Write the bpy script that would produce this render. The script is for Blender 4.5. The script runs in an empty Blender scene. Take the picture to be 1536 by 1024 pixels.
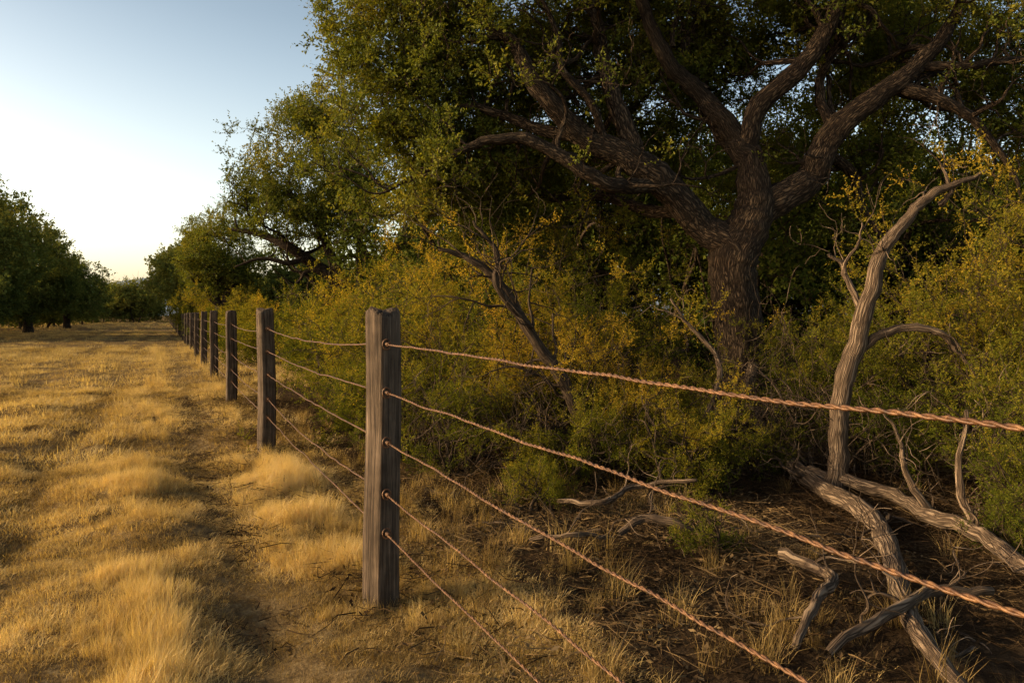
import bpy, math, numpy as np
from mathutils import Vector
rng = np.random.default_rng(7)
scene = bpy.context.scene
SL = 0.4377      # fence line: x = 0.98 - SL*y
def fx(y): return 0.98 - SL*y

# ------------------------------------------------------------ helpers
def link(o, parent=None):
    scene.collection.objects.link(o)
    if parent: o.parent = parent
    return o
def empty(name, loc=(0,0,0)):
    e = bpy.data.objects.new(name, None); e.empty_display_size = .3
    return link(e)
def nrm(v):
    v = np.asarray(v, float); return v/ (np.linalg.norm(v)+1e-9)

def vnoise(x, y, seed=0):
    """value noise, vectorised"""
    xi = np.floor(x).astype(np.int64); yi = np.floor(y).astype(np.int64)
    xf = x-xi; yf = y-yi
    def h(a, b):
        n = (a*374761393 + b*668265263 + seed*1442695041) & 0x7fffffff
        n = ((n ^ (n >> 13))*1274126177) & 0x7fffffff
        n = (n ^ (n >> 16)) & 0xffff
        return n/65535.0
    u = xf*xf*(3-2*xf); v = yf*yf*(3-2*yf)
    return (h(xi,yi)*(1-u)+h(xi+1,yi)*u)*(1-v) + (h(xi,yi+1)*(1-u)+h(xi+1,yi+1)*u)*v
def fbm(x, y, seed=0, o=3):
    s = 0; a = .5; t = 0
    for i in range(o):
        s = s + a*vnoise(x*2**i, y*2**i, seed+i*17); t += a; a *= .5
    return s/t

def ground_h(x, y):
    x = np.asarray(x, float); y = np.asarray(y, float)
    d = x + SL*y - 0.98
    near = np.exp(-((x+1)**2+(y-6)**2)/900.)
    h = (fbm(x*.35, y*.35, 3)-.5)*.16*near
    h = h + (fbm(x*1.9+5, y*1.9, 9)-.5)*.20*near*np.where(d<-.1,1,.5)
    # worn footpath and wheel ruts parallel to the fence
    wob = (fbm(y*.4, y*0+3, 5)-.5)*.3
    for c, w, a in ((-.62,.18,.05), (-1.9,.25,.07), (-3.4,.3,.08)):
        h = h - a*np.exp(-((d-c-wob)/w)**2)*near
    return h

class MB:
    def __init__(s): s.v=[]; s.f=[]; s.b=[]; s.n=0
    def tube(s, P, R, sides=8, rough=.0, ph=0.):
        P = np.asarray(P, float); R = np.asarray(R, float); n=len(P)
        T = np.gradient(P, axis=0); T /= (np.linalg.norm(T,axis=1)[:,None]+1e-9)
        a0 = np.array([0,0,1.]) if abs(T[0][2])<.9 else np.array([1.,0,0])
        N = np.zeros_like(P); nn = nrm(np.cross(T[0],a0))
        for i in range(n):
            nn = nrm(nn - T[i]*np.dot(nn,T[i])); N[i]=nn
        Bn = np.cross(T,N)
        ang = np.linspace(0,2*np.pi,sides,endpoint=False)
        L = np.concatenate([[0],np.cumsum(np.linalg.norm(np.diff(P,axis=0),axis=1))])
        RR = R[:,None]*np.ones((1,sides))
        if rough>0:
            tw = L[:,None]*1.3+ph
            RR = RR*(1+rough*(.8*np.sin(2*ang[None]+tw)+.6*np.sin(5*ang[None]-tw*1.9+ph)+.35*np.sin(9*ang[None]+tw*2.3))+rough*rng.normal(0,.35,RR.shape))
        V = P[:,None]+RR[...,None]*(np.cos(ang)[None,:,None]*N[:,None]+np.sin(ang)[None,:,None]*Bn[:,None])
        r0 = R.max()
        bk = np.stack([np.cos(ang)[None]*r0+0*L[:,None]+ph, np.sin(ang)[None]*r0+0*L[:,None], L[:,None]+0*ang[None]],-1)
        i = np.arange(n-1)[:,None]; j=np.arange(sides)[None]; j2=(j+1)%sides
        F = np.stack([i*sides+j, i*sides+j2, (i+1)*sides+j2, (i+1)*sides+j],-1).reshape(-1,4)+s.n
        s.v.append(V.reshape(-1,3)); s.b.append(bk.reshape(-1,3)); s.f.append(F); s.n += n*sides
        s.v.append((P[-1]+T[-1]*R[-1]*.5)[None]); s.b.append(np.array([[ph,0,L[-1]]])); e=s.n-sides
        s.f.append(np.array([[e+k,e+(k+1)%sides,s.n,s.n] for k in range(sides)])); s.n+=1
    def obj(s, name, mat, parent=None, smooth=True):
        V=np.concatenate(s.v); F=np.concatenate(s.f)
        me = mesh_np(name, V, F, smooth)
        at = me.attributes.new('bk','FLOAT_VECTOR','POINT'); at.data.foreach_set('vector', np.concatenate(s.b).astype(np.float32).ravel())
        me.materials.append(mat)
        return link(bpy.data.objects.new(name, me), parent)

def mesh_np(name, V, F, smooth=True, mi=None):
    """F: (n,4) ints; a triangle repeats its last index"""
    V=np.asarray(V,np.float32); F=np.asarray(F,np.int64)
    me = bpy.data.meshes.new(name)
    tri = (F[:,2]==F[:,3])
    cnt = np.where(tri,3,4)
    mask = np.ones(F.shape,bool); mask[tri,3]=False
    loops = F[mask]
    st = np.concatenate([[0],np.cumsum(cnt)[:-1]])
    me.vertices.add(len(V)); me.vertices.foreach_set('co',V.ravel())
    me.loops.add(len(loops)); me.loops.foreach_set('vertex_index',loops.astype(np.int32))
    me.polygons.add(len(F)); me.polygons.foreach_set('loop_start',st.astype(np.int32))
    if mi is not None: me.polygons.foreach_set('material_index',np.asarray(mi,np.int32))
    me.polygons.foreach_set('use_smooth',np.full(len(F),smooth))
    me.update(calc_edges=True); me.validate()
    return me

def catmull(P, R, sub=4):
    P=np.asarray(P,float); R=np.asarray(R,float)
    Q=np.vstack([2*P[0]-P[1],P,2*P[-1]-P[-2]]); out=[]; ro=[]
    for i in range(len(P)-1):
        p0,p1,p2,p3=Q[i:i+4]
        for k in range(sub):
            t=k/sub
            out.append(.5*((2*p1)+(-p0+p2)*t+(2*p0-5*p1+4*p2-p3)*t*t+(-p0+3*p1-3*p2+p3)*t**3))
            ro.append(R[i]*(1-t)+R[i+1]*t)
    out.append(P[-1]); ro.append(R[-1])
    return np.array(out),np.array(ro)

def rotm(rot):
    cx,cy,cz=np.cos(rot).T; sx,sy,sz=np.sin(rot).T
    M=np.empty((len(rot),3,3))
    M[:,0,0]=cy*cz; M[:,0,1]=sx*sy*cz-cx*sz; M[:,0,2]=cx*sy*cz+sx*sz
    M[:,1,0]=cy*sz; M[:,1,1]=sx*sy*sz+cx*cz; M[:,1,2]=cx*sy*sz-sx*cz
    M[:,2,0]=-sy; M[:,2,1]=sx*cy; M[:,2,2]=cx*cy
    return M
def scatter(name, protos, pts, rot, scl, pid, tint, mats, parent=None):
    """one mesh holding every leaf / blade"""
    pts=np.asarray(pts,float); rot=np.asarray(rot); scl=np.asarray(scl); pid=np.asarray(pid); tint=np.asarray(tint)
    VV=[];FF=[];MM=[];TT=[];n=0
    for k,(v,f,m) in enumerate(protos):
        s=np.where(pid==k)[0]
        if not len(s): continue
        R=rotm(rot[s])*scl[s][:,None,None]
        W=np.einsum('nij,vj->nvi',R,v)+pts[s][:,None]
        f=np.asarray(f); nv=len(v)
        Fk=(f[None]+(np.arange(len(s))*nv)[:,None,None]+n).reshape(-1,4)
        VV.append(W.reshape(-1,3).astype(np.float32)); FF.append(Fk); MM.append(np.tile(m,len(s))); TT.append(np.repeat(tint[s],nv)); n+=nv*len(s)
    V=np.concatenate(VV);F=np.concatenate(FF);MI=np.concatenate(MM);T=np.concatenate(TT)
    me=bpy.data.meshes.new(name)
    tri=(F[:,2]==F[:,3]); cnt=np.where(tri,3,4); mask=np.ones(F.shape,bool); mask[tri,3]=False
    loops=F[mask]; st=np.concatenate([[0],np.cumsum(cnt)[:-1]])
    me.vertices.add(len(V)); me.vertices.foreach_set('co',V.ravel())
    me.loops.add(len(loops)); me.loops.foreach_set('vertex_index',loops.astype(np.int32))
    me.polygons.add(len(F)); me.polygons.foreach_set('loop_start',st.astype(np.int32)); me.polygons.foreach_set('material_index',MI.astype(np.int32))
    me.update(calc_edges=True)
    a=me.attributes.new('tint','FLOAT','POINT'); a.data.foreach_set('value',T.astype(np.float32))
    me.shade_flat()
    for m in mats: me.materials.append(m)
    return link(bpy.data.objects.new(name,me),parent)

# ------------------------------------------------------------ materials
def newmat(name):
    m=bpy.data.materials.new(name); m.use_nodes=True; nt=m.node_tree; nt.nodes.clear()
    out=nt.nodes.new('ShaderNodeOutputMaterial'); return m,nt,out
def ramp(nt,fac,stops):
    r=nt.nodes.new('ShaderNodeValToRGB'); nt.links.new(fac,r.inputs[0])
    el=r.color_ramp.elements
    while len(el)<len(stops): el.new(.5)
    for e,(p,c) in zip(el,stops): e.position=p; e.color=(*c,1)
    return r.outputs[0]
def math_(nt,op,a,b=None,c=None):
    m=nt.nodes.new('ShaderNodeMath'); m.operation=op
    for i,x in enumerate((a,b,c)):
        if x is None: continue
        if isinstance(x,(int,float)): m.inputs[i].default_value=x
        else: nt.links.new(x,m.inputs[i])
    return m.outputs[0]
def noise(nt,vec,scale,detail=4,rough=.6):
    n=nt.nodes.new('ShaderNodeTexNoise'); n.inputs['Scale'].default_value=scale; n.inputs['Detail'].default_value=detail; n.inputs['Roughness'].default_value=rough
    if vec is not None: nt.links.new(vec,n.inputs['Vector'])
    return n.outputs[0]

def leaf_mat(name, stops, trans=.35, tcol=1.5, gloss=.0):
    m,nt,out=newmat(name)
    at=nt.nodes.new('ShaderNodeAttribute'); at.attribute_name='tint'
    geo=nt.nodes.new('ShaderNodeNewGeometry')
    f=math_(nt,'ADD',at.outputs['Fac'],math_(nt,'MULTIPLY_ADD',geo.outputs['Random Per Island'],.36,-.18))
    col=ramp(nt,f,stops)
    bs=nt.nodes.new('ShaderNodeBsdfDiffuse'); nt.links.new(col,bs.inputs['Color'])
    last=bs.outputs[0]
    if trans>0:
        tr=nt.nodes.new('ShaderNodeBsdfTranslucent')
        vm=nt.nodes.new('ShaderNodeVectorMath'); vm.operation='MULTIPLY'; nt.links.new(col,vm.inputs[0]); vm.inputs[1].default_value=(tcol*1.1,tcol,tcol*.45)
        nt.links.new(vm.outputs[0],tr.inputs[0])
        mx=nt.nodes.new('ShaderNodeMixShader'); mx.inputs[0].default_value=trans
        nt.links.new(last,mx.inputs[1]); nt.links.new(tr.outputs[0],mx.inputs[2]); last=mx.outputs[0]
    if gloss>0:
        g=nt.nodes.new('ShaderNodeBsdfGlossy'); g.inputs['Roughness'].default_value=.45; g.inputs['Color'].default_value=(.8,.8,.7,1)
        mx=nt.nodes.new('ShaderNodeMixShader'); mx.inputs[0].default_value=gloss
        nt.links.new(last,mx.inputs[1]); nt.links.new(g.outputs[0],mx.inputs[2]); last=mx.outputs[0]
    nt.links.new(last,out.inputs[0])
    return m
M_oak  = leaf_mat('oak_leaves',[(0,(.045,.064,.009)),(.5,(.125,.138,.018)),(.8,(.235,.205,.026)),(1,(.34,.25,.034))],gloss=.01)
M_dark = leaf_mat('shaded_woodland_leaves',[(0,(.020,.033,.007)),(.5,(.056,.073,.013)),(1,(.14,.14,.022))],trans=.1)  # darker leaf greens, with the shade of the background woodland put into the colour
M_far  = leaf_mat('far_leaves',[(0,(.045,.065,.018)),(.5,(.12,.135,.033)),(1,(.24,.21,.048))],trans=.25)
M_shrub= leaf_mat('shrub_leaves',[(0,(.040,.058,.008)),(.45,(.115,.125,.015)),(.75,(.25,.205,.024)),(1,(.40,.26,.03))],trans=.4)
M_grass= leaf_mat('dry_grass_blades',[(0,(.15,.097,.038)),(.4,(.38,.262,.108)),(.75,(.59,.43,.185)),(1,(.66,.50,.25))],trans=.35,tcol=1.15)
M_litter=leaf_mat('dead_leaves',[(0,(.026,.016,.009)),(.5,(.085,.053,.027)),(1,(.25,.165,.08))],trans=0)

def bark_mat(name, dark, mid, light, sc=16, bump=.02, stretch=.16):
    m,nt,out=newmat(name)
    at=nt.nodes.new('ShaderNodeAttribute'); at.attribute_name='bk'
    mp=nt.nodes.new('ShaderNodeMapping'); mp.inputs['Scale'].default_value=(1,1,stretch); nt.links.new(at.outputs['Vector'],mp.inputs[0])
    n1=noise(nt,mp.outputs[0],sc,6,.65)
    n2=noise(nt,mp.outputs[0],sc*3,4,.6)
    vo=nt.nodes.new('ShaderNodeTexVoronoi'); vo.feature='DISTANCE_TO_EDGE'; vo.inputs['Scale'].default_value=sc*1.3
    wv=nt.nodes.new('ShaderNodeVectorMath'); wv.operation='ADD'; nt.links.new(mp.outputs[0],wv.inputs[0])
    nn=nt.nodes.new('ShaderNodeTexNoise'); nn.inputs['Scale'].default_value=sc*.7; nt.links.new(mp.outputs[0],nn.inputs['Vector'])
    sc2=nt.nodes.new('ShaderNodeVectorMath'); sc2.operation='SCALE'; sc2.inputs['Scale'].default_value=.1; nt.links.new(nn.outputs['Color'],sc2.inputs[0])
    nt.links.new(sc2.outputs[0],wv.inputs[1]); nt.links.new(wv.outputs[0],vo.inputs['Vector'])
    crack=math_(nt,'MINIMUM',math_(nt,'MULTIPLY',vo.outputs['Distance'],3.5),1.)
    h=math_(nt,'ADD',math_(nt,'MULTIPLY',crack,.55),math_(nt,'MULTIPLY_ADD',n2,.25,math_(nt,'MULTIPLY',n1,.5)))
    col=ramp(nt,h,[(.3,dark),(.65,mid),(1,light)])
    bs=nt.nodes.new('ShaderNodeBsdfPrincipled'); nt.links.new(col,bs.inputs['Base Color']); bs.inputs['Roughness'].default_value=.9; bs.inputs['Specular IOR Level'].default_value=.15
    b=nt.nodes.new('ShaderNodeBump'); b.inputs['Strength'].default_value=1; b.inputs['Distance'].default_value=bump
    nt.links.new(h,b.inputs['Height']); nt.links.new(b.outputs[0],bs.inputs['Normal']); nt.links.new(bs.outputs[0],out.inputs[0])
    return m
M_bark=bark_mat('oak_bark',(.009,.006,.004),(.048,.031,.019),(.135,.09,.053),24,.025,.28)
M_dead=bark_mat('dead_wood',(.035,.023,.015),(.125,.084,.054),(.27,.19,.125),30,.012,.1)
M_twig=bark_mat('twig_bark',(.016,.011,.007),(.05,.033,.02),(.10,.068,.042),30,.004)

def wood_mat():
    m,nt,out=newmat('weathered_post_wood')
    at=nt.nodes.new('ShaderNodeAttribute'); at.attribute_name='bk'
    mp=nt.nodes.new('ShaderNodeMapping'); mp.inputs['Scale'].default_value=(1,1,.035); nt.links.new(at.outputs['Vector'],mp.inputs[0])
    n1=noise(nt,mp.outputs[0],55,6,.7); n2=noise(nt,mp.outputs[0],190,3,.6); n3=noise(nt,at.outputs['Vector'],7,3,.6)
    h=math_(nt,'ADD',math_(nt,'MULTIPLY',n1,.65),math_(nt,'MULTIPLY',n2,.35))
    col=ramp(nt,h,[(.33,(.016,.011,.007)),(.46,(.075,.052,.035)),(.6,(.18,.127,.086)),(.75,(.34,.25,.175))])
    mx=nt.nodes.new('ShaderNodeMixRGB'); mx.blend_type='MULTIPLY'; mx.inputs[0].default_value=.75
    nt.links.new(col,mx.inputs[1]); nt.links.new(ramp(nt,n3,[(.35,(.42,.39,.35)),(.65,(1,1,1))]),mx.inputs[2])
    bs=nt.nodes.new('ShaderNodeBsdfPrincipled'); nt.links.new(mx.outputs[0],bs.inputs['Base Color']); bs.inputs['Roughness'].default_value=.85; bs.inputs['Specular IOR Level'].default_value=.2
    b=nt.nodes.new('ShaderNodeBump'); b.inputs['Strength'].default_value=1.; b.inputs['Distance'].default_value=.018
    nt.links.new(h,b.inputs['Height']); nt.links.new(b.outputs[0],bs.inputs['Normal']); nt.links.new(bs.outputs[0],out.inputs[0])
    return m
M_post=wood_mat()
def wire_mat():
    m,nt,out=newmat('rusty_wire')
    tc=nt.nodes.new('ShaderNodeTexCoord')
    n=noise(nt,tc.outputs['Object'],60,4,.6)
    col=ramp(nt,n,[(.3,(.030,.013,.006)),(.5,(.105,.045,.017)),(.72,(.25,.125,.05))])
    bs=nt.nodes.new('ShaderNodeBsdfPrincipled'); nt.links.new(col,bs.inputs['Base Color']); bs.inputs['Roughness'].default_value=.55; bs.inputs['Metallic'].default_value=.25
    nt.links.new(bs.outputs[0],out.inputs[0]); return m
M_wire=wire_mat()

def ground_mat():
    m,nt,out=newmat('ground_soil')
    tc=nt.nodes.new('ShaderNodeTexCoord'); P=tc.outputs['Object']
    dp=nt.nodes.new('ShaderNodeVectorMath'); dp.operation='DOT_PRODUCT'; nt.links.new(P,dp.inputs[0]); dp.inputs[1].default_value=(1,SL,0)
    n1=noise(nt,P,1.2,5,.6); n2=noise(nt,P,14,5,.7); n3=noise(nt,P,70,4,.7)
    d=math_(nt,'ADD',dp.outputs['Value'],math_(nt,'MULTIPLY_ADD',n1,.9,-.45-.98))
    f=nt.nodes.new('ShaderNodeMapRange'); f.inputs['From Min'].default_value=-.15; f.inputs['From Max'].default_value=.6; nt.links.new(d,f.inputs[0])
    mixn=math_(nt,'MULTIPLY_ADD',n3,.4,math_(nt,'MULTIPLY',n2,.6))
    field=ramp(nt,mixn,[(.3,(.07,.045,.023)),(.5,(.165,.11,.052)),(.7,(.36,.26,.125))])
    wood=ramp(nt,mixn,[(.3,(.018,.012,.008)),(.5,(.048,.031,.018)),(.72,(.12,.078,.042))])  # brown litter soil, darkened in colour to stand in for shade right of the fence
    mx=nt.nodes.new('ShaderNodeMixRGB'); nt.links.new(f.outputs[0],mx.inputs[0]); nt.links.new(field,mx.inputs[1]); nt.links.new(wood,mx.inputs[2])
    bs=nt.nodes.new('ShaderNodeBsdfDiffuse'); nt.links.new(mx.outputs[0],bs.inputs['Color'])
    b=nt.nodes.new('ShaderNodeBump'); b.inputs['Strength'].default_value=.9; b.inputs['Distance'].default_value=.035
    nt.links.new(mixn,b.inputs['Height']); nt.links.new(b.outputs[0],bs.inputs['Normal']); nt.links.new(bs.outputs[0],out.inputs[0]); return m

# ------------------------------------------------------------ ground
n=561
u=np.linspace(-1,1,n); c=2.2*np.sinh(7.2*u)
X,Y=np.meshgrid(c-1,c+6)
Z=ground_h(X,Y)
idx=np.arange(n*n).reshape(n,n)
F=np.stack([idx[:-1,:-1],idx[:-1,1:],idx[1:,1:],idx[1:,:-1]],-1).reshape(-1,4)
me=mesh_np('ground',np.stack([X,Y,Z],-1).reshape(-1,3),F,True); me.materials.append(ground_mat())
link(bpy.data.objects.new('ground',me))

# ------------------------------------------------------------ hills
m,nt,out=newmat('hazy_hills'); bs=nt.nodes.new('ShaderNodeBsdfDiffuse')
tc=nt.nodes.new('ShaderNodeTexCoord'); nt.links.new(ramp(nt,noise(nt,tc.outputs['Object'],.01),[(.3,(.20,.25,.31)),(.7,(.26,.31,.36))]),bs.inputs['Color']); nt.links.new(bs.outputs[0],out.inputs[0])  # distance haze is painted in as a blue-grey surface colour
xs=np.linspace(-2600,1800,160); ys=np.linspace(0,500,12)
X,Y=np.meshgrid(xs,ys); Z=-5+np.sin(Y/500*np.pi)*(35+75*fbm(X*.0032,Y*.002,21,4))
idx=np.arange(X.size).reshape(X.shape); F=np.stack([idx[:-1,:-1],idx[:-1,1:],idx[1:,1:],idx[1:,:-1]],-1).reshape(-1,4)
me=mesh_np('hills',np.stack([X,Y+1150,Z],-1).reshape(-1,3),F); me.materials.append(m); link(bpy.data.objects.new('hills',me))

# ------------------------------------------------------------ leaf prototypes
def spray(nt_, nl, rad, ll, lw, updir=.2, seed=0, tw=.0035, droop=0.):
    r=np.random.default_rng(seed); V=[];F=[];M=[];k=0
    for t in range(nt_):
        d=nrm(r.normal(0,1,3)+[0,0,updir]); L=rad*r.uniform(.6,1.1)
        side=nrm(np.cross(d,[.1,.2,1])); up=np.cross(side,d)
        bend=r.normal(0,.25,3)-[0,0,droop]
        pt=lambda s: d*L*s+bend*L*s*s*.6
        for sd in (side,):
            V+= [pt(0)-sd*tw,pt(0)+sd*tw,pt(.5)+sd*tw*.6,pt(.5)-sd*tw*.6,pt(1)]
            F+= [[k,k+1,k+2,k+3],[k+3,k+2,k+4,k+4]]; M+=[1,1]; k+=5
        for i in range(nl):
            s=.15+.85*(i+r.random())/nl; p=pt(s)
            a=r.uniform(0,2*np.pi)
            ld=nrm(d*.6+side*math.cos(a)+up*math.sin(a)+r.normal(0,.3,3)); 
            wd=nrm(np.cross(ld,r.normal(0,1,3)))
            nn=np.cross(ld,wd); l=ll*r.uniform(.6,1.2); w=lw*r.uniform(.7,1.2)
            V+=[p,p+ld*l*.5+wd*w*.5+nn*w*.15,p+ld*l,p+ld*l*.5-wd*w*.5+nn*w*.15]
            F+=[[k,k+1,k+2,k+3]]; M.append(0); k+=4
    return np.array(V),np.array(F),np.array(M)
OAK=[spray(8,10,.24,.044,.025,.3,s) for s in range(6)]
SHR=[spray(7,13,.24,.036,.014,1.0,s+10,.0025) for s in range(6)]
FAR=[spray(7,8,.26,.075,.048,.2,s+20,.003) for s in range(5)]

def foliage(name, pts, scl, tint, mats, protos, parent, tilt=.5):
    pts=np.asarray(pts,float); N=len(pts)
    rot=np.stack([rng.normal(0,tilt,N),rng.normal(0,tilt,N),rng.uniform(0,6.28,N)],-1)
    return scatter(name,protos,pts,rot,np.broadcast_to(scl,(N,))*rng.uniform(.75,1.25,N),rng.integers(0,len(protos),N),np.clip(tint,0,1),mats,parent)

def lobes(c, r, nl, per, lr=.42, shell=.75):
    """clumpy crown: lobes scattered on an ellipsoid, clusters scattered in each lobe"""
    c=np.asarray(c,float); r=np.asarray(r,float); out=[]; tt=[]
    for i in range(nl):
        d=nrm(rng.normal(0,1,3)); q=c+d*r*rng.uniform(.35,1.0)**.6*shell
        R=r.mean()*lr*rng.uniform(.6,1.25); tn=rng.normal(0,.12)
        k=max(3,int(per*rng.uniform(.6,1.3)))
        dd=rng.normal(0,1,(k,3)); dd/=np.linalg.norm(dd,axis=1)[:,None]
        out.append(q+dd*(R*rng.uniform(.3,1,k)**.5)[:,None]*[1,1,.75]); tt.append(np.full(k,tn)+rng.normal(0,.06,k))
    return np.concatenate(out),np.concatenate(tt)

# ------------------------------------------------------------ branch growth
def grow(B,p,d,L,r,lvl,maxl,tips,up=.12,gn=.30,nseg=6,nch=4,minr=.004,bias=None):
    pts=[np.array(p,float)]; ds=[]; d=nrm(d)
    for i in range(nseg):
        d=nrm(d+rng.normal(0,gn,3)+np.array([0,0,up])); ds.append(d); pts.append(pts[-1]+d*L/nseg)
    R=np.linspace(r,max(r*.35,minr*.6),nseg+1)
    P2,R2=catmull(pts,R,2 if lvl else 3)
    B.tube(P2,R2,6 if r>.02 else 4,.05 if r>.03 else 0,rng.uniform(0,6))
    if lvl<maxl:
        for k in range(nch):
            i=rng.integers(2,nseg) if k else nseg-1
            cd=ds[i]*.55+rng.normal(0,.6,3)
            if bias is not None: cd=cd+bias
            grow(B,pts[i+1 if i+1<len(pts) else i],cd,L*rng.uniform(.5,.75),max(R[i]*.62,minr),lvl+1,maxl,tips,up,gn,max(4,nseg-1),nch,minr,bias)
    if lvl==maxl:
        for i in range(2,nseg+1): tips.append(pts[i])

# ============================================================ main oak
oak=empty('oak_tree')
B=MB(); tips=[]
def limb(P,sides=12,rough=.06,sub=5,wob=.03):
    P=np.array(P,float); Q=P[:,:3].copy(); Q[1:-1]+=rng.normal(0,wob,(len(P)-2,3))
    q,r=catmull(Q,P[:,3],sub); r=r*(1+.05*np.sin(np.arange(len(r))*1.7))
    q=q+np.cumsum(rng.normal(0,.006,q.shape),0)*(r<.15)[:,None]
    B.tube(q,r,sides,rough,rng.uniform(0,6)); return q,r
O=8.5; G=.86
trunk=[(2.62,O,-.25,.46),(2.55,O,.0,.36),(2.48,O,.25,.30),(2.45,O,.9,.275),(2.38,O,1.5,.28),(2.36,O,1.9,.30),(2.5,O,2.2,.27),(2.63,O+.02,2.48,.24),(2.56,O+.05,2.9,.18),(2.50,O+.1,3.27,.145),(2.1,O+.1,3.69,.11),(1.8,O,3.98,.095),(1.54,O-.1,4.4,.075),(1.3,O-.2,5.0,.05),(1.1,O-.2,5.6,.03)]
A=[(2.42,O,1.72,.19),(2.3,O-.02,1.95,.205),(2.06,O-.05,2.18,.2),(1.65,O-.15,2.58,.185),(1.2,O-.2,2.93,.165),(.74,O-.25,3.14,.135),(.44,O-.3,3.42,.115),(.16,O-.3,3.70,.10),(-.08,O-.2,4.1,.085),(-.45,O-.1,4.45,.065),(-.9,O,4.9,.04)]
A2=[(1.5,O-.15,2.62,.1),(1.2,O-.3,2.6,.1),(.92,O-.4,2.66,.09),(.58,O-.5,2.8,.08),(.23,O-.5,3.02,.07),(-.2,O-.5,2.97,.055),(-.55,O-.45,2.84,.04),(-.9,O-.4,2.66,.025),(-1.2,O-.4,2.5,.012)]
A3=[(.85,O-.25,3.1,.08),(.37,O-.1,3.25,.075),(-.06,O,3.42,.06),(-.48,O+.05,3.5,.045),(-.91,O+.1,3.38,.03),(-1.3,O+.1,3.45,.015)]
A4=[(1.3,O-.2,2.85,.12),(1.2,O-.1,3.1,.12),(1.12,O,3.55,.11),(1.01,O+.1,3.98,.09),(.92,O+.2,4.4,.075),(.75,O+.3,5.1,.05)]
B2=[(2.53,O+.05,3.1,.13),(2.66,O,3.48,.125),(3.0,O-.1,3.9,.11),(3.34,O-.15,4.38,.09),(3.6,O-.1,4.85,.07),(3.7,O,5.5,.04)]
B3=[(2.62,O,2.35,.19),(2.85,O,2.5,.19),(3.16,O-.05,2.75,.175),(3.38,O-.1,3.18,.155),(3.78,O-.15,3.54,.13),(4.14,O-.2,3.9,.11),(4.5,O-.15,4.22,.09),(4.75,O,4.65,.06),(4.9,O,5.3,.04)]
B3a=[(3.7,O-.12,3.48,.09),(3.98,O-.2,3.6,.085),(4.28,O-.3,3.54,.08),(4.64,O-.35,3.33,.065),(4.85,O-.3,3.04,.05),(5.1,O-.3,2.7,.03),(5.2,O-.3,2.4,.012)]
B3b=[(4.1,O-.2,3.86,.07),(4.4,O-.3,3.88,.06),(4.75,O-.3,3.82,.05),(5.2,O-.2,3.95,.04),(5.8,O,3.9,.02)]
B4=[(3.2,O,2.82,.09),(3.45,O+.2,2.93,.085),(3.75,O+.3,2.88,.07),(3.95,O+.3,2.52,.055),(4.08,O+.2,2.15,.035)]
B5=[(2.56,O+.1,2.85,.1),(2.3,O+.4,3.3,.09),(2.2,O+.7,3.8,.08),(2.5,O+.9,4.4,.06),(2.5,O+1,5.1,.04)]
B6=[(2.1,O+.1,3.66,.08),(1.9,O+.3,4.0,.07),(2.1,O+.4,4.4,.06),(2.3,O+.3,4.9,.04)]
A5=[(1.9,O-.1,2.35,.09),(1.5,O+.4,2.45,.08),(1.0,O+.8,2.75,.07),(.5,O+1.1,2.7,.05),(.1,O+1.2,2.9,.03)]
A6=[(.95,O-.22,3.05,.06),(.8,O-.3,3.4,.05),(.5,O-.3,3.75,.045),(.45,O-.3,4.2,.035),(.2,O-.3,4.7,.02)]
B7=[(3.4,O-.1,3.2,.07),(3.3,O,3.6,.06),(3.45,O+.1,4.0,.05),(3.85,O+.1,4.4,.04),(4.0,O+.1,4.9,.03)]
sc_=lambda D:[(a,b,c,r*G) for a,b,c,r in D]
limb(sc_(trunk),22,.075,7,.02)
defs=[(A,18,1.4),(A2,10,.9),(A3,10,1),(A4,12,1.2),(B2,12,1.3),(B3,16,1.4),(B3a,10,.8),(B3b,8,.8),(B4,8,.7),(B5,10,1.1),(B6,8,1.),(A5,8,1.),(A6,8,.9),(B7,8,.9)]
for D,sd,Lc in defs:
    q,r=limb(sc_(D),sd)
    nq=len(q)
    for f in np.linspace(.4,1,5):
        i=int(f*(nq-1))
        for k in range(2):
            d=rng.normal(0,.7,3)+np.array([0,.55 if q[i][2]<4.3 else .1,.35])
            if f>.95: d=d+nrm(q[-1]-q[-4])*1.2
            grow(B,q[i],d,Lc*rng.uniform(.55,.95),max(.012,min(.04,r[i]*.5)),1,3,tips,.06,.36,6,3)
q,r=catmull([t[:3] for t in trunk],[t[3] for t in trunk],3)
for i in range(25,len(q),3):
    grow(B,q[i],rng.normal(0,.7,3)+[0,.5,.3],1.1,.03,1,3,tips,.06,.33,6,3)
B.obj('trunk_and_limbs',M_bark,oak)
tips=np.array(tips)
keep=np.ones(len(tips),bool)
inner=(tips[:,1]<O+.3)&(tips[:,0]>.0)&(tips[:,2]<4.4)
keep[inner]=rng.random(inner.sum())<.13
low=(tips[:,2]<2.3); keep&=~low
tips=tips[keep]; tips=tips[rng.random(len(tips))<.6]
P=[tips+rng.normal(0,.08,tips.shape)]; T=[rng.normal(0,.1,len(tips))]
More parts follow.
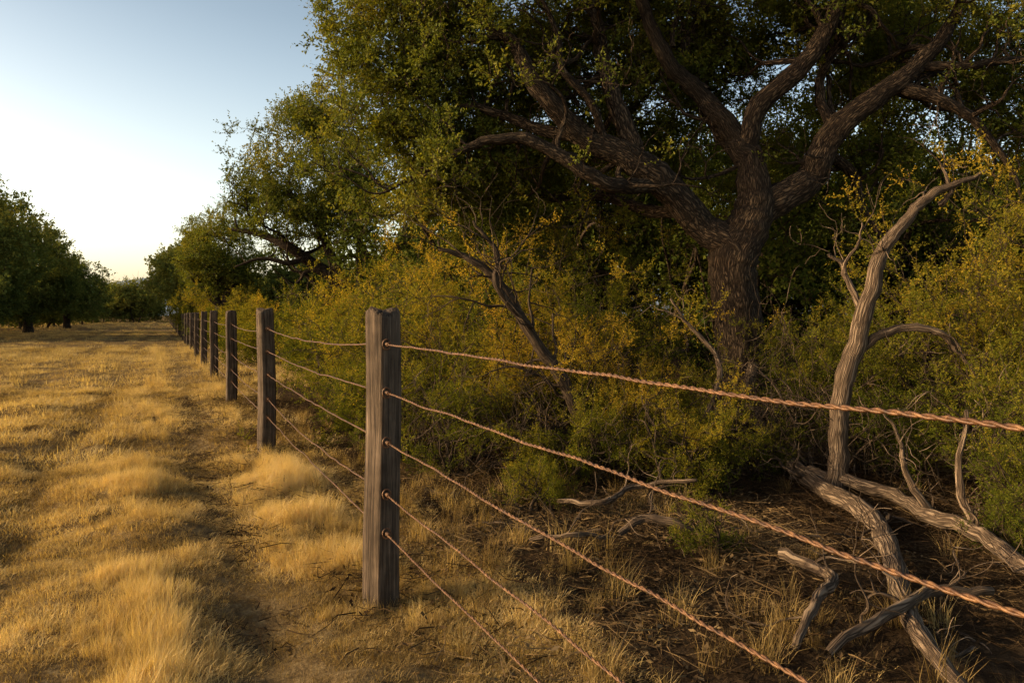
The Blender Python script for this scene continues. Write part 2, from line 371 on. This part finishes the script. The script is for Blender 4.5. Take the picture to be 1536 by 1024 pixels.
for c,r_,nl,per in [((-1.35,8.8,4.15),(.9,.9,.8),20,16),((-1.05,8.9,5.1),(1.15,1.2,.9),20,15),((-1.05,8.9,3.25),(.75,.8,.5),14,15),((-.95,9,2.6),(.55,.7,.4),10,14),
        ((-.2,9.2,4.0),(1.1,.9,.9),22,16),((.0,9.5,3.1),(1,.8,.8),18,16),((.9,9.6,4.5),(1.3,.7,.9),24,16),((-.1,9.7,2.3),(.9,.6,.6),12,14),
        ((1.3,9.9,3.5),(1.1,.6,.9),18,16),((2.3,9.9,4.4),(1.3,.6,.9),22,16),((4.0,9.9,4.4),(1.3,.7,.9),24,16),((5.8,9.6,4.3),(1.4,1,1.),24,16),((6.0,9.4,3.1),(1.1,.9,.9),16,14),
        ((0,8.8,5.8),(2,1.2,.6),18,12),((2.5,9,5.7),(2,1.2,.6),18,12),((5,9,5.7),(2,1.2,.6),20,13),((3.4,10.4,3.2),(1.5,.6,.9),16,14),((1.6,9.3,4.9),(1.2,.6,.5),12,12),
        ((1.6,9.0,4.0),(.8,.4,.5),8,10),((3.1,9.0,4.5),(.9,.4,.4),9,11),((4.3,8.9,3.2),(.8,.4,.5),8,9),((5.2,10.6,4.9),(1.6,.7,.8),18,14)]:
    p,t=lobes(c,r_,nl,per); P.append(p); T.append(t)
P=np.concatenate(P); T=np.concatenate(T)
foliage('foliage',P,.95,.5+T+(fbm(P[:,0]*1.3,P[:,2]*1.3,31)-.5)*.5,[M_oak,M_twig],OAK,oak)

# ============================================================ generic oak builder
def make_oak(name,x,y,h,cr,lean=(0,0),trunk_r=.25,fork=.35,nlimb=6,scale=1.5,protos=OAK,mat=M_oak,tint=.45,nlobe=34,per=16,zc=.62,full=True,tipf=1.,off=0.,limbs=(),clip=.36):
    global B
    e=empty(name); B=MB(); tips=[]
    z0=float(ground_h(x,y))
    base=np.array([x,y,z0-.1]); f=np.array([x+lean[0],y+lean[1],h*fork])
    pts=[base,base*.6+f*.4+rng.normal(0,.08,3),f]; q,r=catmull(pts,[trunk_r*1.35,trunk_r,trunk_r*.9],5); B.tube(q,r,12,.07,rng.uniform(0,6))
    for D in limbs:
        q,r=limb([(x+a,y+b,c_,r_) for a,b,c_,r_ in D],10,.06,5,.04)
        for i in range(len(q)//3,len(q),4): grow(B,q[i],rng.normal(0,.6,3)+[0,.1,.6],1.,r[i]*.5,1,2,tips,.09,.28,6,4,.008)
    for k in range(nlimb):
        a=k/nlimb*6.28+rng.uniform(-.3,.3)
        d=[math.cos(a)+off*.5,math.sin(a),rng.uniform(.45,1.1)]
        grow(B,f-[0,0,.05],d,cr*rng.uniform(.6,.85),trunk_r*.55,0,2 if full else 1,tips,.09,.25,8,4,.008)
    B.obj('trunk_and_limbs',M_bark,e)
    P=[];T=[]
    p,t=lobes((x+off,y,h*zc),(cr,cr,h*(1-zc)*1.08),nlobe,per,.34,.85); P.append(p);T.append(t)
    tp=np.array(tips); tp=tp[(rng.random(len(tp))<tipf)]; P.append(tp); T.append(rng.normal(0,.1,len(tp)))
    P=np.concatenate(P);T=np.concatenate(T); k=P[:,2]>h*clip; P=P[k];T=T[k]
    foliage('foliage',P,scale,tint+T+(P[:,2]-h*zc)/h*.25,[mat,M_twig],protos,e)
    return e
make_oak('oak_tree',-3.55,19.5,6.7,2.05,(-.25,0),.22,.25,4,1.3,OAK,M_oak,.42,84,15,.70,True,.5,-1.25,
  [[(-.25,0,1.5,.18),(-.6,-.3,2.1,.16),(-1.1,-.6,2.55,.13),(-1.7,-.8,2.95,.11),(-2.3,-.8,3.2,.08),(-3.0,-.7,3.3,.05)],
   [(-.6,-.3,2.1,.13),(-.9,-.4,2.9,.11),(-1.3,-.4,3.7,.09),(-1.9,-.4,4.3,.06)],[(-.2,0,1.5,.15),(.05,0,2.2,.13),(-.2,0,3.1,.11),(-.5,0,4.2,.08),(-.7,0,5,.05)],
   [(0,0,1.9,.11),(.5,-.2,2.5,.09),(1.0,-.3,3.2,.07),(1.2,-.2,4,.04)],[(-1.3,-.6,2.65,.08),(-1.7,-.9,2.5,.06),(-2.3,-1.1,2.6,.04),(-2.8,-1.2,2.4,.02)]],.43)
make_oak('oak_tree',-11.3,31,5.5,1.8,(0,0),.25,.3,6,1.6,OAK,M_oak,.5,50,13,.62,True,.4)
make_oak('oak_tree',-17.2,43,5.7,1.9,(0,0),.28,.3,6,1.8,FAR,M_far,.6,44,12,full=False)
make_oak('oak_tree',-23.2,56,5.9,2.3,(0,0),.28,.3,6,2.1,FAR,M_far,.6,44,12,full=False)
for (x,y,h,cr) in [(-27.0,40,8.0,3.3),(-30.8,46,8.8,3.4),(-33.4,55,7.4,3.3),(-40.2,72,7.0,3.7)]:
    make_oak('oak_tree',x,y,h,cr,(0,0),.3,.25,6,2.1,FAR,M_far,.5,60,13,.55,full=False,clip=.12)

# ============================================================ mass woodland
def mass(name, items, mat, protos, scale, tint=.4):
    e=empty(name); B=MB(); P=[];T=[]
    for (x,y,h,cr,nl,per) in items:
        p,t=lobes((x,y,h*.52),(cr,cr,h*.48),nl,per,.45,.85); P.append(p);T.append(t)
        tips=[]; grow(B,(x,y,-.1),(rng.normal(0,.15),rng.normal(0,.15),1),h*.75,rng.uniform(.06,.13),0,1,tips,.03,.16,8,4,.01)
    B.obj('trunks',M_bark,e)
    P=np.concatenate(P);T=np.concatenate(T); k=P[:,2]>.1; P=P[k];T=T[k]
    foliage('foliage',P,scale,tint+T,[mat,M_twig],protos,e); return e
it=[]
for i in range(22):   # behind the main oak
    x=rng.uniform(-.4,11); y=rng.uniform(11.3,14); it.append((x,y,rng.uniform(3.9,5.0),rng.uniform(1.2,1.7),14,10))
for i in range(24):
    x=rng.uniform(-1.2,17); y=rng.uniform(14,20); it.append((x,y,rng.uniform(4.4,6.0),rng.uniform(1.6,2.2),12,10))
for i in range(14):
    it.append((-1.5+i*1.7,rng.uniform(21,25),rng.uniform(4.6,6.4),2.2,12,9))
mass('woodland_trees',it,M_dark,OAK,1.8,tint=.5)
it=[]
for yy in np.arange(23,110,4.):
    for k in range(2):
        d=rng.uniform(4.8,8)+k*3; it.append((fx(yy)+d,yy+rng.uniform(-1,1),rng.uniform(3.4,4.4)+.012*yy,rng.uniform(1.9,2.6),13,9))
mass('woodland_trees',it,M_far,FAR,2.4,tint=.42)
it=[]
for yy in np.arange(22,120,5.):   # left tree line
    for k in range(2):
        it.append((-21.0-.375*(yy-20)-2.4-(k*5)-rng.uniform(0,3)-(3 if yy<34 else 0),yy,rng.uniform(5.0,6.8)*(.72 if k==0 else 1),rng.uniform(2.2,3.0),15,10))
mass('woodland_trees',it,M_far,FAR,2.5,tint=.45)
it=[]
for i in range(40):
    it.append((rng.uniform(-105,-38),rng.uniform(125,150),rng.uniform(5.0,7.6),rng.uniform(3,4.5),12,8))
mass('woodland_trees',it,M_far,FAR,4.2,tint=.6)

# ============================================================ shrubs
def shrub(x,y,h,r,tint=.5,scale=.8,n=10,mat=M_shrub,protos=SHR,dens=1.,name='shrub'):
    e=empty(name); B=MB(); z0=float(ground_h(x,y)); tips=[]
    hh=h*.74
    for k in range(n):
        a=rng.uniform(0,6.28); s=rng.uniform(.1,.95)*r/h
        grow(B,(x+rng.normal(0,.08),y+rng.normal(0,.08),z0-.03),(math.cos(a)*s,math.sin(a)*s,.8),hh*rng.uniform(.45,1.05),rng.uniform(.010,.02),0,2,tips,.05,.21,7,4,.003)
    B.obj('stems',M_twig,e)
    tp=np.array(tips); tp=tp[(tp[:,2]>z0+.08*h)]
    clump=fbm(tp[:,0]*3.1+x*3,tp[:,2]*3.1+tp[:,1]*2,47,2)
    tp=tp[rng.random(len(tp))<np.clip((clump-.24)*2.3,.08,1)*.72*dens]
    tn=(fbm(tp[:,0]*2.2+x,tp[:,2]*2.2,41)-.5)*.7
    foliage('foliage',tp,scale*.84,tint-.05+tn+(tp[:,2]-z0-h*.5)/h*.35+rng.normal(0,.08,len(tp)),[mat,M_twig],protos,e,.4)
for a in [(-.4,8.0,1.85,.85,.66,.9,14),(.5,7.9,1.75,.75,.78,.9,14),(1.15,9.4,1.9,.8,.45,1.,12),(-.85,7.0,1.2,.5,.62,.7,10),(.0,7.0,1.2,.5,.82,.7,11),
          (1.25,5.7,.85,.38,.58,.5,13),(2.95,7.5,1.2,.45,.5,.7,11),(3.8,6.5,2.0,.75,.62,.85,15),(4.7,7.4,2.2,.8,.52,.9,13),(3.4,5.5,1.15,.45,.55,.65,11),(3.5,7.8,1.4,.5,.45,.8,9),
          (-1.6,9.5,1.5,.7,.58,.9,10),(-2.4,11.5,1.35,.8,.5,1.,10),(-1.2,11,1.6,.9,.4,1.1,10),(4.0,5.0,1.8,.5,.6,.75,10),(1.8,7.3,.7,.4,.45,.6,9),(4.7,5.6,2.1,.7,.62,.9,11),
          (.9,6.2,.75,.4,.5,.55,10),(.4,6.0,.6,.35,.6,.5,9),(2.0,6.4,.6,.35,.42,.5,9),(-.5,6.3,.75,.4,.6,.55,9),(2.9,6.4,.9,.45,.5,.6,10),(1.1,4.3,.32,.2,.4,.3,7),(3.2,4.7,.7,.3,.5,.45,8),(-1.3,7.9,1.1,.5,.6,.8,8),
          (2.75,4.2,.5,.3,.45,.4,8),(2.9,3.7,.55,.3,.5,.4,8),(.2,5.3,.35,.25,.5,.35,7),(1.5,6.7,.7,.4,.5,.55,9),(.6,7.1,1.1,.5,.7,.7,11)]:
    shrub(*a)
for yy in np.arange(11.5,60,2.2):
    shrub(fx(yy)+rng.uniform(1.3,2.0)+(.5 if yy<20 else 0),yy,rng.uniform(1.05,1.55)*(1+.014*yy),.9+.01*yy,rng.uniform(.45,.66),min(1.+.035*yy,2.4),6,dens=.9)
for i in range(10):
    yy=rng.uniform(12,22); shrub(fx(yy)+rng.uniform(2.6,4.2),yy,rng.uniform(1.1,1.6),1.1,rng.uniform(.25,.45),1.4,6,M_oak,dens=.9)

# bare leaning sapling, dead tree, fallen limbs
def bare(name,lines,mat,tw=8,twl=.5,rough=.09,minstart=.3,maxl=1,rs=1.):
    global B
    e=empty(name); B=MB(); tp=[]
    for D in lines:
        D=[(a,b,c,r*rs) for a,b,c,r in D]
        q,r=limb(D,12,rough,6,.012)
        for k in range(tw):
            i=int(rng.uniform(minstart,1)*(len(q)-1))
            grow(B,q[i],rng.normal(0,.6,3)+[0,0,.4]+nrm(q[i]-q[i-1])*.6,twl*rng.uniform(.4,1),max(r[i]*.3,.005),0,maxl,tp,.02,.3,6,3,.0025)
    B.obj('wood',mat,e)
bare('bare_sapling',[[(.80,6.4,-.1,.085),(.72,6.4,.15,.065),(.56,6.4,.5,.06),(.33,6.35,.9,.052),(.08,6.3,1.25,.045),(-.14,6.3,1.55,.038),(-.38,6.3,1.72,.028),(-.62,6.3,1.8,.015)],
   [(.08,6.3,1.25,.03),(-.1,6.2,1.45,.025),(-.15,6.2,1.75,.018),(-.3,6.2,2.0,.01)],[(.72,6.4,.1,.05),(.5,6.3,.28,.035),(.3,6.2,.38,.022),(.1,6.1,.36,.012)]],M_twig,14,.7)
bare('dead_tree',[[(2.28,5.7,-.1,.085),(2.33,5.7,.1,.07),(2.36,5.7,.41,.062),(2.40,5.7,.75,.062),(2.49,5.7,1.03,.058),(2.56,5.7,1.365,.053),(2.66,5.7,1.65,.047),(2.85,5.7,1.89,.039),(3.06,5.7,2.06,.032),(3.25,5.7,2.13,.024),(3.38,5.7,2.24,.01)],
   [(3.06,5.7,2.05,.022),(3.09,5.7,2.15,.016),(3.06,5.7,2.33,.006)],
   [(2.45,5.7,.95,.04),(2.6,5.65,1.13,.035),(2.85,5.6,1.18,.03),(3.02,5.6,1.1,.024),(3.15,5.6,.98,.014),(3.25,5.6,.75,.008)],
   [(2.52,5.7,1.2,.03),(2.44,5.8,1.5,.022),(2.42,5.8,1.65,.018),(2.3,5.8,1.72,.01)],
   [(2.43,5.8,1.55,.016),(2.5,5.8,1.75,.012),(2.52,5.8,1.95,.006)]],M_dead,3,.35,.1,.5)
def log(lines,name='fallen_branch',mat=M_dead,tw=4):
    bare(name,lines,mat,tw,.4,.13,.2,1,.82)
log([[(2.45,8.1,.75,.06),(2.25,7.6,.42,.07),(2.22,6.6,.12,.075),(2.17,5.6,.05,.07),(2.09,4.7,.04,.065),(1.8,3.85,.05,.055),(1.62,3.4,.0,.05),(1.5,3.0,.02,.045),(1.47,2.7,-.05,.03)]])
log([[(2.2,5.9,.1,.06),(2.4,5.65,.08,.06),(2.56,5.35,.06,.055),(2.56,4.8,.05,.055),(2.6,4.3,.05,.05),(2.5,3.8,.04,.045),(2.4,3.3,.05,.04)],
     [(2.55,4.85,.05,.03),(2.45,4.9,.25,.022),(2.4,4.95,.45,.014),(2.33,4.95,.6,.006)],[(2.6,4.4,.05,.03),(2.56,4.5,.35,.022),(2.62,4.5,.7,.012)]])
log([[(1.35,4.0,.06,.03),(1.45,3.8,.04,.032),(1.42,3.5,.05,.03),(1.22,3.2,.03,.028),(1.05,2.95,.0,.02)]])
log([[(.6,4.5,.02,.02),(.75,4.55,.05,.028),(.95,4.5,.05,.03),(1.15,4.6,.03,.02)]])
log([[(1.15,2.9,.02,.022),(1.45,3.1,.05,.028),(1.75,3.35,.06,.026),(2.05,3.4,.04,.02)]])
log([[(.3,5.2,.05,.02),(.6,5.0,.1,.026),(.8,5.3,.05,.024),(1.2,5.1,.12,.015)]])
log([[(.1,4.3,.04,.014),(.35,4.2,.08,.018),(.55,4.35,.04,.012)]],tw=2)
log([[(2.6,8.3,.25,.09),(2.0,7.9,.12,.06),(1.5,7.6,.1,.045),(1.1,7.3,.06,.03),(.8,7.2,.03,.02)]],tw=3)
log([[(1.2,6.3,.1,.03),(1.6,6.5,.5,.035),(1.75,6.7,.9,.03),(1.5,6.8,1.2,.02),(1.35,6.8,1.4,.012)]],tw=6)
for k in range(16):
    yy=rng.uniform(3.5,8); x=fx(yy)+rng.uniform(.8,4.5); a=rng.uniform(0,6.28); P_=[]
    for j in range(5):
        P_.append((x,yy,float(ground_h(x,yy))+rng.uniform(.01,.09),.018*(1-j*.18))); a+=rng.normal(0,.5); x+=math.cos(a)*.2; yy+=math.sin(a)*.2
    log([P_],mat=M_twig if k%2 else M_dead,tw=4)
# tangled leafless shrubs along the edge of the brush
for k in range(22):
    yy=rng.uniform(5.0,7.4); x=fx(yy)+rng.uniform(1.3,5.6)
    e=empty('bare_shrub'); B=MB(); tp=[]; z0=float(ground_h(x,yy))
    for j in range(4):
        grow(B,(x+rng.normal(0,.05),yy+rng.normal(0,.05),z0-.03),(rng.normal(0,.5),rng.normal(0,.35)-.1,.8),rng.uniform(.4,1.),rng.uniform(.008,.018),0,2,tp,.0,.3,8,4,.0022)
    B.obj('stems',M_dead if k%3==0 else M_twig,e)

# ============================================================ grass
def blades(nb, rad, h0, h1, w, lean, seed, flat=0.):
    r=np.random.default_rng(seed); V=[];F=[];M=[];k=0
    for i in range(nb):
        a=r.uniform(0,6.28); q=rad*math.sqrt(r.random()); p=np.array([q*math.cos(a),q*math.sin(a),-.01])
        h=r.uniform(h0,h1); b=r.uniform(0,6.28) if r.random()<.6 else a
        l=lean*r.uniform(.3,1.3)
        if r.random()<flat: l*=2.5; 
        d1=nrm([math.cos(b)*l*.5,math.sin(b)*l*.5,1]); d2=nrm([math.cos(b)*l*1.6,math.sin(b)*l*1.6,1-.25*l])
        m_=p+d1*h*.5; t=m_+d2*h*.5; s=np.array([-math.sin(b+.6),math.cos(b+.6),0])*w*.5*r.uniform(.6,1.2)
        V+=[p-s,p+s,m_+s*.8,m_-s*.8,t]; F+=[[k,k+1,k+2,k+3],[k+3,k+2,k+4,k+4]]; M+=[0,0]; k+=5
    return np.array(V),np.array(F),np.array(M)
GR=[blades(45,.12,.035,.085,.0038,1.1,s,.5) for s in range(3)]+[blades(45,.06,.10,.24,.0032,.5,s+5,.15) for s in range(3)]+[blades(50,.14,.03,.06,.0045,2.2,s+9,.6) for s in range(2)]
pts=[];sc=[];pid=[];ti=[]
def band(y0,y1,n,s,dmin,dmax):
    yy=np.sqrt(rng.uniform(y0**2,y1**2,n)); d=rng.uniform(dmin,dmax,n); x=fx(yy)+d
    k=(x>-0.72*yy-1.0); return x[k],yy[k],d[k],np.full(k.sum(),s)
for (y0,y1,n_,s,dm) in [(1.8,4.5,7000,.75,-2.8),(4.5,7,7500,.85,-4),(7,14,8500,1.35,-8),(14,30,6500,2.1,-17),(30,60,6000,3.8,-32),(60,150,4000,8,-60)]:
    x,y,d,s_=band(y0,y1,n_,s,dm,.7 if y0<14 else 2.5)
    t=fbm(x*1.1+11,y*1.1,51); wob=(fbm(y*.4,y*0+3,5)-.5)*.3
    trail=np.exp(-((d+.62-wob)/.15)**2); rut=np.exp(-((d+1.9-wob)/.2)**2)*.9+np.exp(-((d+3.4-wob)/.25)**2)*.9+np.exp(-((d+5.2-wob)/.25)**2)*.7
    ridge=np.exp(-((d+1.1-wob)/.25)**2)+.9*np.exp(-((d+.05)/.28)**2)
    patch=fbm(x*2.6,y*2.6,61)
    pr=rng.random(len(x)); keep=(pr>trail*.3+rut*.5)&((patch>.37)|(pr>.55)|(ridge>.5))
    tall=(rng.random(len(x))<np.clip(ridge*.6*(patch>.42)+(patch-.5)*1.3,0,.8)*(y<30))&(trail<.4)&(rut<.4)
    flat=(~tall)&(rng.random(len(x))<.45+trail+rut*.4)
    P_=np.where(tall,rng.integers(3,6,len(x)),np.where(flat,rng.integers(6,8,len(x)),rng.integers(0,3,len(x))))
    S=s_*(.5+.9*patch)*np.where(tall,np.where(y>7,.45,.7)*(.5+.7*ridge*patch*1.6),1)*(1-.3*trail)
    if y0>=30: S*=.5
    pts.append(np.stack([x,y,ground_h(x,y)],-1)[keep]); sc.append(S[keep]); pid.append(P_[keep]); ti.append((.33+.5*t+rng.normal(0,.13,len(x))-.2*trail-.35*rut+(patch-.5)*1.3)[keep])
x=rng.uniform(-3,5,5200); y=rng.uniform(2.0,12,5200); d=x-fx(y); k=(d>.1)&(rng.random(5200)<(np.exp(-d*.7)+.16)*np.clip(fbm(x*1.7,y*1.7,83)*3-.8,0,1)); x,y=x[k],y[k]
pts.append(np.stack([x,y,ground_h(x,y)],-1)); sc.append(rng.uniform(.5,1.15,len(x))); pid.append(rng.integers(2,8,len(x))); ti.append(rng.uniform(.0,.55,len(x)))
pts=np.concatenate(pts);N=len(pts)
scatter('dry_grass',GR,pts,np.stack([rng.normal(0,.12,N),rng.normal(0,.12,N),rng.uniform(0,6.28,N)],-1),np.concatenate(sc)*rng.uniform(.8,1.2,N),np.concatenate(pid),np.clip(np.concatenate(ti),0,1),[M_grass])

# leaf litter and twigs on the woodland floor
def litter(seed):
    r=np.random.default_rng(seed); V=[];F=[];M=[];k=0
    for i in range(40):
        p=np.array([r.uniform(-.25,.25),r.uniform(-.25,.25),r.uniform(.0,.025)]); a=r.uniform(0,6.28)
        ld=nrm([math.cos(a),math.sin(a),r.normal(0,.35)]); wd=nrm(np.cross(ld,[r.normal(0,.4),r.normal(0,.4),1])); l=r.uniform(.015,.038); w=l*.45
        V+=[p,p+ld*l*.5+wd*w*.5,p+ld*l,p+ld*l*.5-wd*w*.5]; F.append([k,k+1,k+2,k+3]); M.append(0); k+=4
    for i in range(30):
        p=np.array([r.uniform(-.25,.25),r.uniform(-.25,.25),r.uniform(.0,.03)]); a=r.uniform(0,6.28); d=nrm([math.cos(a),math.sin(a),r.normal(.05,.22)]); L=r.uniform(.05,.2); w=r.uniform(.0008,.0026)
        s=np.array([-d[1],d[0],0])*w; mid=p+d*L*.5+r.normal(0,.012,3); e=p+d*L
        for sd in (s,np.array([0,0,w])):
            V+=[p-sd,p+sd,mid+sd,mid-sd,e]; F+=[[k,k+1,k+2,k+3],[k+3,k+2,k+4,k+4]]; M+=[0,0]; k+=5
    return np.array(V),np.array(F),np.array(M)
LI=[litter(s) for s in range(4)]
n_=4400; y=np.sqrt(rng.uniform(1.8**2,12**2,n_)); x=fx(y)+rng.uniform(-.8,7.5,n_)
k=(x<.75*y+1.)&((x-fx(y)>.1)|(rng.random(n_)<.15)); x,y=x[k],y[k]; N=len(x)
scatter('leaf_litter',LI,np.stack([x,y,ground_h(x,y)+.004],-1),np.stack([rng.normal(0,.06,N),rng.normal(0,.06,N),rng.uniform(0,6.28,N)],-1),rng.uniform(.7,1.3,N),rng.integers(0,4,N),np.clip(fbm(x*1.5,y*1.5,91)*1.7-.3+rng.normal(0,.14,N),0,.95),[M_litter])

# ============================================================ fence
fence=empty('wire_fence')
WZ=[1.13,.918,.70,.473,.302]
def post(i,x,y,w,h,rotz,lean,seed):
    r=np.random.default_rng(seed); z0=float(ground_h(x,y))
    ns=48; nz=46 if i<4 else 12
    ang=np.linspace(0,2*np.pi,ns,endpoint=False)
    sq=1/(np.abs(np.cos(ang))**7+np.abs(np.sin(ang))**7)**(1/7)
    grain=sum(r.normal(0,1)*np.cos(k*ang+r.uniform(0,6)) for k in range(5,20))/4.*.016+r.normal(0,.014,ns)
    crack=np.zeros(ns)
    for c_ in r.choice(ns,6,replace=False): crack[c_]-=r.uniform(.06,.15)
    zs=np.concatenate([np.linspace(-.3,h-.035,nz),[h-.015,h-.004,h]])
    V=[];bk=[]
    for j,z in enumerate(zs):
        t=max(0,z)/h; s=w/2*(1.05-.06*t)
        if j>=nz: s*=(.97,.9,.78)[j-nz]
        rr=s*sq*(1+grain*(1+.5*math.sin(z*5+i))+crack*np.clip(math.sin(z*3+seed)*1.5+.4,0,1)+.02*math.sin(z*7+i*2)*np.cos(ang+i)+r.normal(0,.005,ns))
        ang2=ang+rotz
        zz=z+ (0.014*np.cos(ang*2+seed)+r.normal(0,.006,ns) if z>h-.03 else 0)
        cxw=.005*math.sin(z*4+seed)
        V.append(np.stack([x+cxw+rr*np.cos(ang2)+lean[0]*z,y+rr*np.sin(ang2)+lean[1]*z,z0+zz+0*ang],-1)); bk.append(np.stack([rr*np.cos(ang)+i*3.1,rr*np.sin(ang),z+0*ang],-1))
    V=np.array(V);nr=len(zs)
    a=np.arange(nr-1)[:,None];b=np.arange(ns)[None];b2=(b+1)%ns
    F=np.stack([a*ns+b,a*ns+b2,(a+1)*ns+b2,(a+1)*ns+b],-1).reshape(-1,4)
    V=np.concatenate([V.reshape(-1,3),[[x+lean[0]*h,y+lean[1]*h,z0+h+.004]]]); bk=np.concatenate([np.array(bk).reshape(-1,3),[[i*3.1,0,h]]])
    ci=nr*ns; F=np.concatenate([F,[[ (nr-1)*ns+k,(nr-1)*ns+(k+1)%ns,ci,ci] for k in range(ns)]])
    me=mesh_np('post_%d'%i,V,F,True); at=me.attributes.new('bk','FLOAT_VECTOR','POINT'); at.data.foreach_set('vector',bk.astype(np.float32).ravel())
    me.materials.append(M_post); link(bpy.data.objects.new('post_%d'%i,me),fence)
PY=[3.57+3.95*k for k in range(-1,30)]
fa=math.atan2(1,-SL)
for k,yy in enumerate(PY):
    i=k-1; x=fx(yy)
    if i==0: rot=math.radians(90+9.3)+math.radians(42); ww=.120
    else: rot=fa+rng.normal(0,.08)+(.35 if i==1 else 0); ww=.135+rng.uniform(-.01,.012)
    gz=float(ground_h(x,yy)); h=1.28-gz+rng.normal(0,.008)
    if i>=1: h+=.04
    post(k,x,yy,ww,h,rot,(rng.normal(0,.006),rng.normal(0,.008)),k+3)
# wires
WB=MB()
for wi,z in enumerate(WZ):
    C=[]
    for k in range(len(PY)-1):
        y0,y1=PY[k],PY[k+1]; nn=440 if k<2 else (40 if k<5 else 6)
        t=np.linspace(0,1,nn,endpoint=False); y=y0+(y1-y0)*t
        sag=(.002 if k==0 else .03+.02*math.sin(wi*2.3+k))*4*t*(1-t)
        wig=(fbm(t*14+wi*9,t*0+k,71)-.5)*.016*np.minimum(1,8*t*(1-t)+.1)
        wig2=(fbm(t*10+wi*5,t*0+k,77)-.5)*.014
        zz=z-sag+wig+(rng.normal(0,.006) if k>1 else 0)
        C.append(np.stack([fx(y)+wig2,y,zz],-1))
    near=np.concatenate(C[:2]); far=np.concatenate([C[1][-1:]]+C[2:])
    T=np.gradient(near,axis=0); T/=np.linalg.norm(T,axis=1)[:,None]
    Nn=np.cross(T,[0,0,1]); Nn/=np.linalg.norm(Nn,axis=1)[:,None]; Bb=np.cross(T,Nn)
    L=np.concatenate([[0],np.cumsum(np.linalg.norm(np.diff(near,axis=0),axis=1))]); a=L/.055*2*np.pi
    for s_ in range(2):
        aa=a+s_*np.pi
        WB.tube(near+.0022*(np.cos(aa)[:,None]*Nn+np.sin(aa)[:,None]*Bb),np.full(len(near),.0026),6)
    WB.tube(far,np.full(len(far),.0038),5)
    for k in (1,2,3):
        y=PY[k]; p=np.array([fx(y),y,z]); fd=nrm([SL,-1,0]); off=.088; sd=np.array([fd[1],-fd[0],0])
        for sgn in (1,-1):
            t=np.linspace(0,1,60); c=p+fd*sgn*off
            ax=np.outer(t*.035*sgn,fd)
            WB.tube(c+ax+.0075*(np.cos(t*31)[:,None]*sd+np.sin(t*31)[:,None]*np.array([0,0,1])),np.full(60,.0024),5)
        t=np.linspace(0,np.pi*2,26)
        WB.tube(p+fd*(off-.012)+np.stack([np.cos(t)*.018*sd[0]+fd[0]*.006,np.cos(t)*.018*sd[1]+fd[1]*.006,np.sin(t)*.022],-1),np.full(26,.0035),6)
WB.obj('wires',M_wire,fence)

# ============================================================ light, sky, camera
EL=math.radians(20); AZ=math.radians(-96)   # azimuth from +Y, clockwise
sd=Vector((math.sin(AZ)*math.cos(EL),math.cos(AZ)*math.cos(EL),math.sin(EL)))
sun=bpy.data.lights.new('sun','SUN'); sun.energy=5.0; sun.angle=math.radians(.5); sun.color=(1,.77,.45)
so=bpy.data.objects.new('sun',sun); so.rotation_euler=sd.to_track_quat('Z','Y').to_euler(); link(so)
w=bpy.data.worlds.new('World'); scene.world=w; w.use_nodes=True; nt=w.node_tree
bg=nt.nodes['Background']; sk=nt.nodes.new('ShaderNodeTexSky'); sk.sky_type='NISHITA'; sk.sun_disc=False
sk.sun_elevation=EL; sk.sun_rotation=AZ; sk.air_density=1.; sk.dust_density=3.; sk.ozone_density=1.
# haze band towards the horizon
tc=nt.nodes.new('ShaderNodeTexCoord'); sx=nt.nodes.new('ShaderNodeSeparateXYZ'); nt.links.new(tc.outputs['Generated'],sx.inputs[0])
rp=nt.nodes.new('ShaderNodeValToRGB'); nt.links.new(sx.outputs['Z'],rp.inputs[0])
el=rp.color_ramp.elements; el[0].position=0; el[0].color=(.98,.92,.90,1); el[1].position=.6; el[1].color=(.30,.28,.26,1)
for p,c in ((.09,(.94,.87,.79)),(.2,(.78,.70,.60)),(.34,(.52,.49,.43))):
    e=el.new(p); e.color=(*c,1)
vm=nt.nodes.new('ShaderNodeVectorMath'); vm.operation='MULTIPLY'; nt.links.new(sk.outputs[0],vm.inputs[0]); nt.links.new(rp.outputs[0],vm.inputs[1])
vs=nt.nodes.new('ShaderNodeVectorMath'); vs.operation='SCALE'; vs.inputs['Scale'].default_value=3.1; nt.links.new(vm.outputs[0],vs.inputs[0])
nt.links.new(vs.outputs[0],bg.inputs[0]); bg.inputs[1].default_value=.15
cam=bpy.data.cameras.new('camera'); cam.lens=28; cam.sensor_width=36; cam.shift_y=-.026; cam.clip_end=8000; cam.clip_start=.05
co=bpy.data.objects.new('camera',cam); co.location=(0,0,1.26); co.rotation_euler=(math.radians(90),0,0); link(co); scene.camera=co
scene.view_settings.view_transform='Standard'; scene.view_settings.look='None'; scene.view_settings.exposure=0
